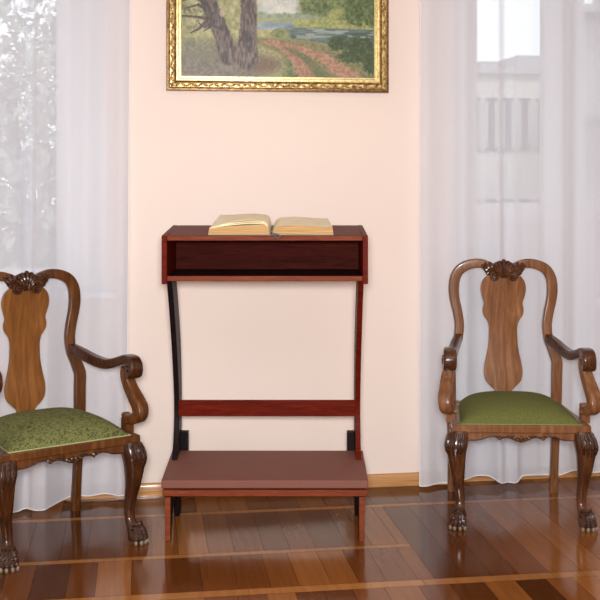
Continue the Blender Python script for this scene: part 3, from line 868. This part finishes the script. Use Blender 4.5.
        for k, off in enumerate((-.55, -.19, .19, .55)):
            a = math.radians(-90+14*s)+off*1.38
            c, q = math.cos(a), math.sin(a); bx, by = s*.272, .012
            tube(bm, [(bx+c*.008, by+q*.008, .078), (bx+c*.026, by+q*.026, .056), (bx+c*.034, by+q*.034, .034), (bx+c*.038, by+q*.038, .014)], [.008, .0115, .0125, .011], 4, 8)
            ball(bm, (bx+c*.034, by+q*.034, .047), .0105, .0105, .009, 8)
            ball(bm, (bx+c*.039, by+q*.039, .026), .010, .010, .009, 8)
        for k in range(16):
            a = math.radians(-90+14*s)+(k % 8-3.5)*.36; c, q = math.cos(a), math.sin(a)
            R3 = .024 if k < 8 else .030; ball(bm, (s*.270+c*R3, .018+q*R3, .078 if k < 8 else .062), .0055, .0055, .011, 6)
        ft = finish(bm, 'paw_foot', M['carved'], leg)
        bm = B()
        for k, off in enumerate((-.55, -.19, .19, .55)):
            a = math.radians(-90+14*s)+off*1.38
            c, q = math.cos(a), math.sin(a); bx, by = s*.272, .012
            ball(bm, (bx+c*.045, by+q*.045, .010), .0075, .0075, .011, 8)
        tag(finish(bm, 'claw', M['claw'], ft), 'pale grey claws')
        # rear leg
        bm = B()
        pth = catmull([(s*.250, .548, .43), (s*.248, .553, .30), (s*.245, .563, .15), (s*.243, .577, 0.0)], 5)
        skin(bm, [ring(p, V3((1, 0, 0)), V3((0, 1, 0)), lin([.021, .020, .019, .020], i/(len(pth)-1)), lin([.021, .020, .019, .020], i/(len(pth)-1)), 16, 4.5) for i, p in enumerate(pth)])
        finish(bm, 'rear_leg', wm, root, sharp=60)
        # arm: from stile forward, ends in a rolled scroll
        bm = B()
        pts = [(.214, .556, .738), (.236, .48, .722), (.258, .39, .702), (.275, .30, .698), (.288, .22, .716), (.297, .155, .736)]
        cx_, cy_, cz_, R_ = .300, .112, .702, .037
        for q in range(0, 15):
            a = math.radians(78-q*30); r = R_*(1-.62*q/15)
            pts.append((cx_+.0006*q, cy_-math.cos(PI-a)*-1*r*-1 if False else cy_+r*math.cos(math.radians(78+q*30)), cz_+r*math.sin(math.radians(78+q*30))))
        path = catmull([(s*a, b, c) for a, b, c in pts], 4)
        m_ = len(path)
        wd_ = [.019, .021, .025, .028, .029, .029, .029, .029, .028, .027, .024]
        th_ = [.024, .023, .021, .0195, .018, .017, .016, .014, .011, .009, .007]
        latf = lambda t: V3((1, s*.22*(1-min(1, t*2)), 0)).normalized()
        sweep(bm, path, th_, wd_, latf, 20, 5)
        ball(bm, (s*cx_, cy_, cz_), .024, .014, .014, 12)
        arm = finish(bm, 'armrest', wd, root, sharp=60)
        # scroll shaped support
        bm = B()
        sp = [(.296, .150, .700), (.297, .158, .672), (.303, .156, .645), (.312, .138, .605), (.319, .108, .570), (.324, .086, .540), (.321, .080, .512), (.312, .096, .494), (.303, .124, .486), (.297, .148, .492), (.294, .166, .505)]
        path = catmull([(s*a, b, c) for a, b, c in sp], 4)
        sweep(bm, path, [.024, .023, .023, .024, .026, .028, .028, .024, .020, .014, .008], [.022, .022, .024, .026, .028, .029, .028, .026, .023, .021, .018], lambda t: V3((1, s*.25, 0)).normalized(), 20, 5)
        vs = [(s*.296-.019, .125), (s*.296+.019, .125), (s*.296+.019, .170), (s*.296-.019, .170)]
        hexa(bm, [(*p, .428) for p in vs]+[(*p, .488) for p in vs])
        tube(bm, [(s*.296-.026, .128, .476), (s*.296+.026, .128, .476)], .011, 1, 12)
        finish(bm, 'arm_support', wm, root, sharp=50)
    return root
M['claw'] = plain('pale_claw', srgb(128, 110, 94), .5, .2, 60)  # grey-brown claws, paler than the paw
M['carved'] = wood('walnut_carved', srgb(30, 16, 10), srgb(52, 28, 17), srgb(92, 58, 38), .22, (60, 60, 40), .4)
chL = wood('walnut_warm', srgb(62, 33, 12), srgb(90, 51, 21), srgb(122, 76, 36), .3)
chLs = wood('walnut_splat', srgb(94, 56, 22), srgb(126, 78, 34), srgb(152, 100, 50), .32, (14, 14, 1.4))
chD = wood('walnut_dark', srgb(40, 20, 9), srgb(62, 32, 14), srgb(88, 50, 24), .24)
chR = wood('walnut_pale', srgb(92, 56, 32), srgb(122, 79, 48), srgb(150, 106, 72), .28)
chRs = wood('walnut_pale_splat', srgb(100, 60, 34), srgb(132, 86, 52), srgb(166, 118, 82), .28, (14, 14, 1.4))
chRD = wood('walnut_brown', srgb(50, 27, 14), srgb(76, 43, 24), srgb(104, 64, 38), .22)
fabL = fabric('green_damask', srgb(114, 116, 72), srgb(78, 80, 44), True)
fabR = fabric('olive_weave', srgb(108, 110, 62), srgb(88, 90, 46), False)
wltL = plain('pale_welt', srgb(160, 164, 108), .8); wltR = plain('olive_welt', srgb(124, 130, 74), .8)
armchair(W(-.892, 4.38), -TH+.605, chL, chD, chLs, fabL, wltL, 'carved walnut armchair with patterned green seat, turned towards the kneeler at the left', .972)
armchair(W(.955, 4.715), -TH-.033, chR, chRD, chRs, fabR, wltR, 'carved walnut armchair with plain olive seat, facing forward before the right curtain')
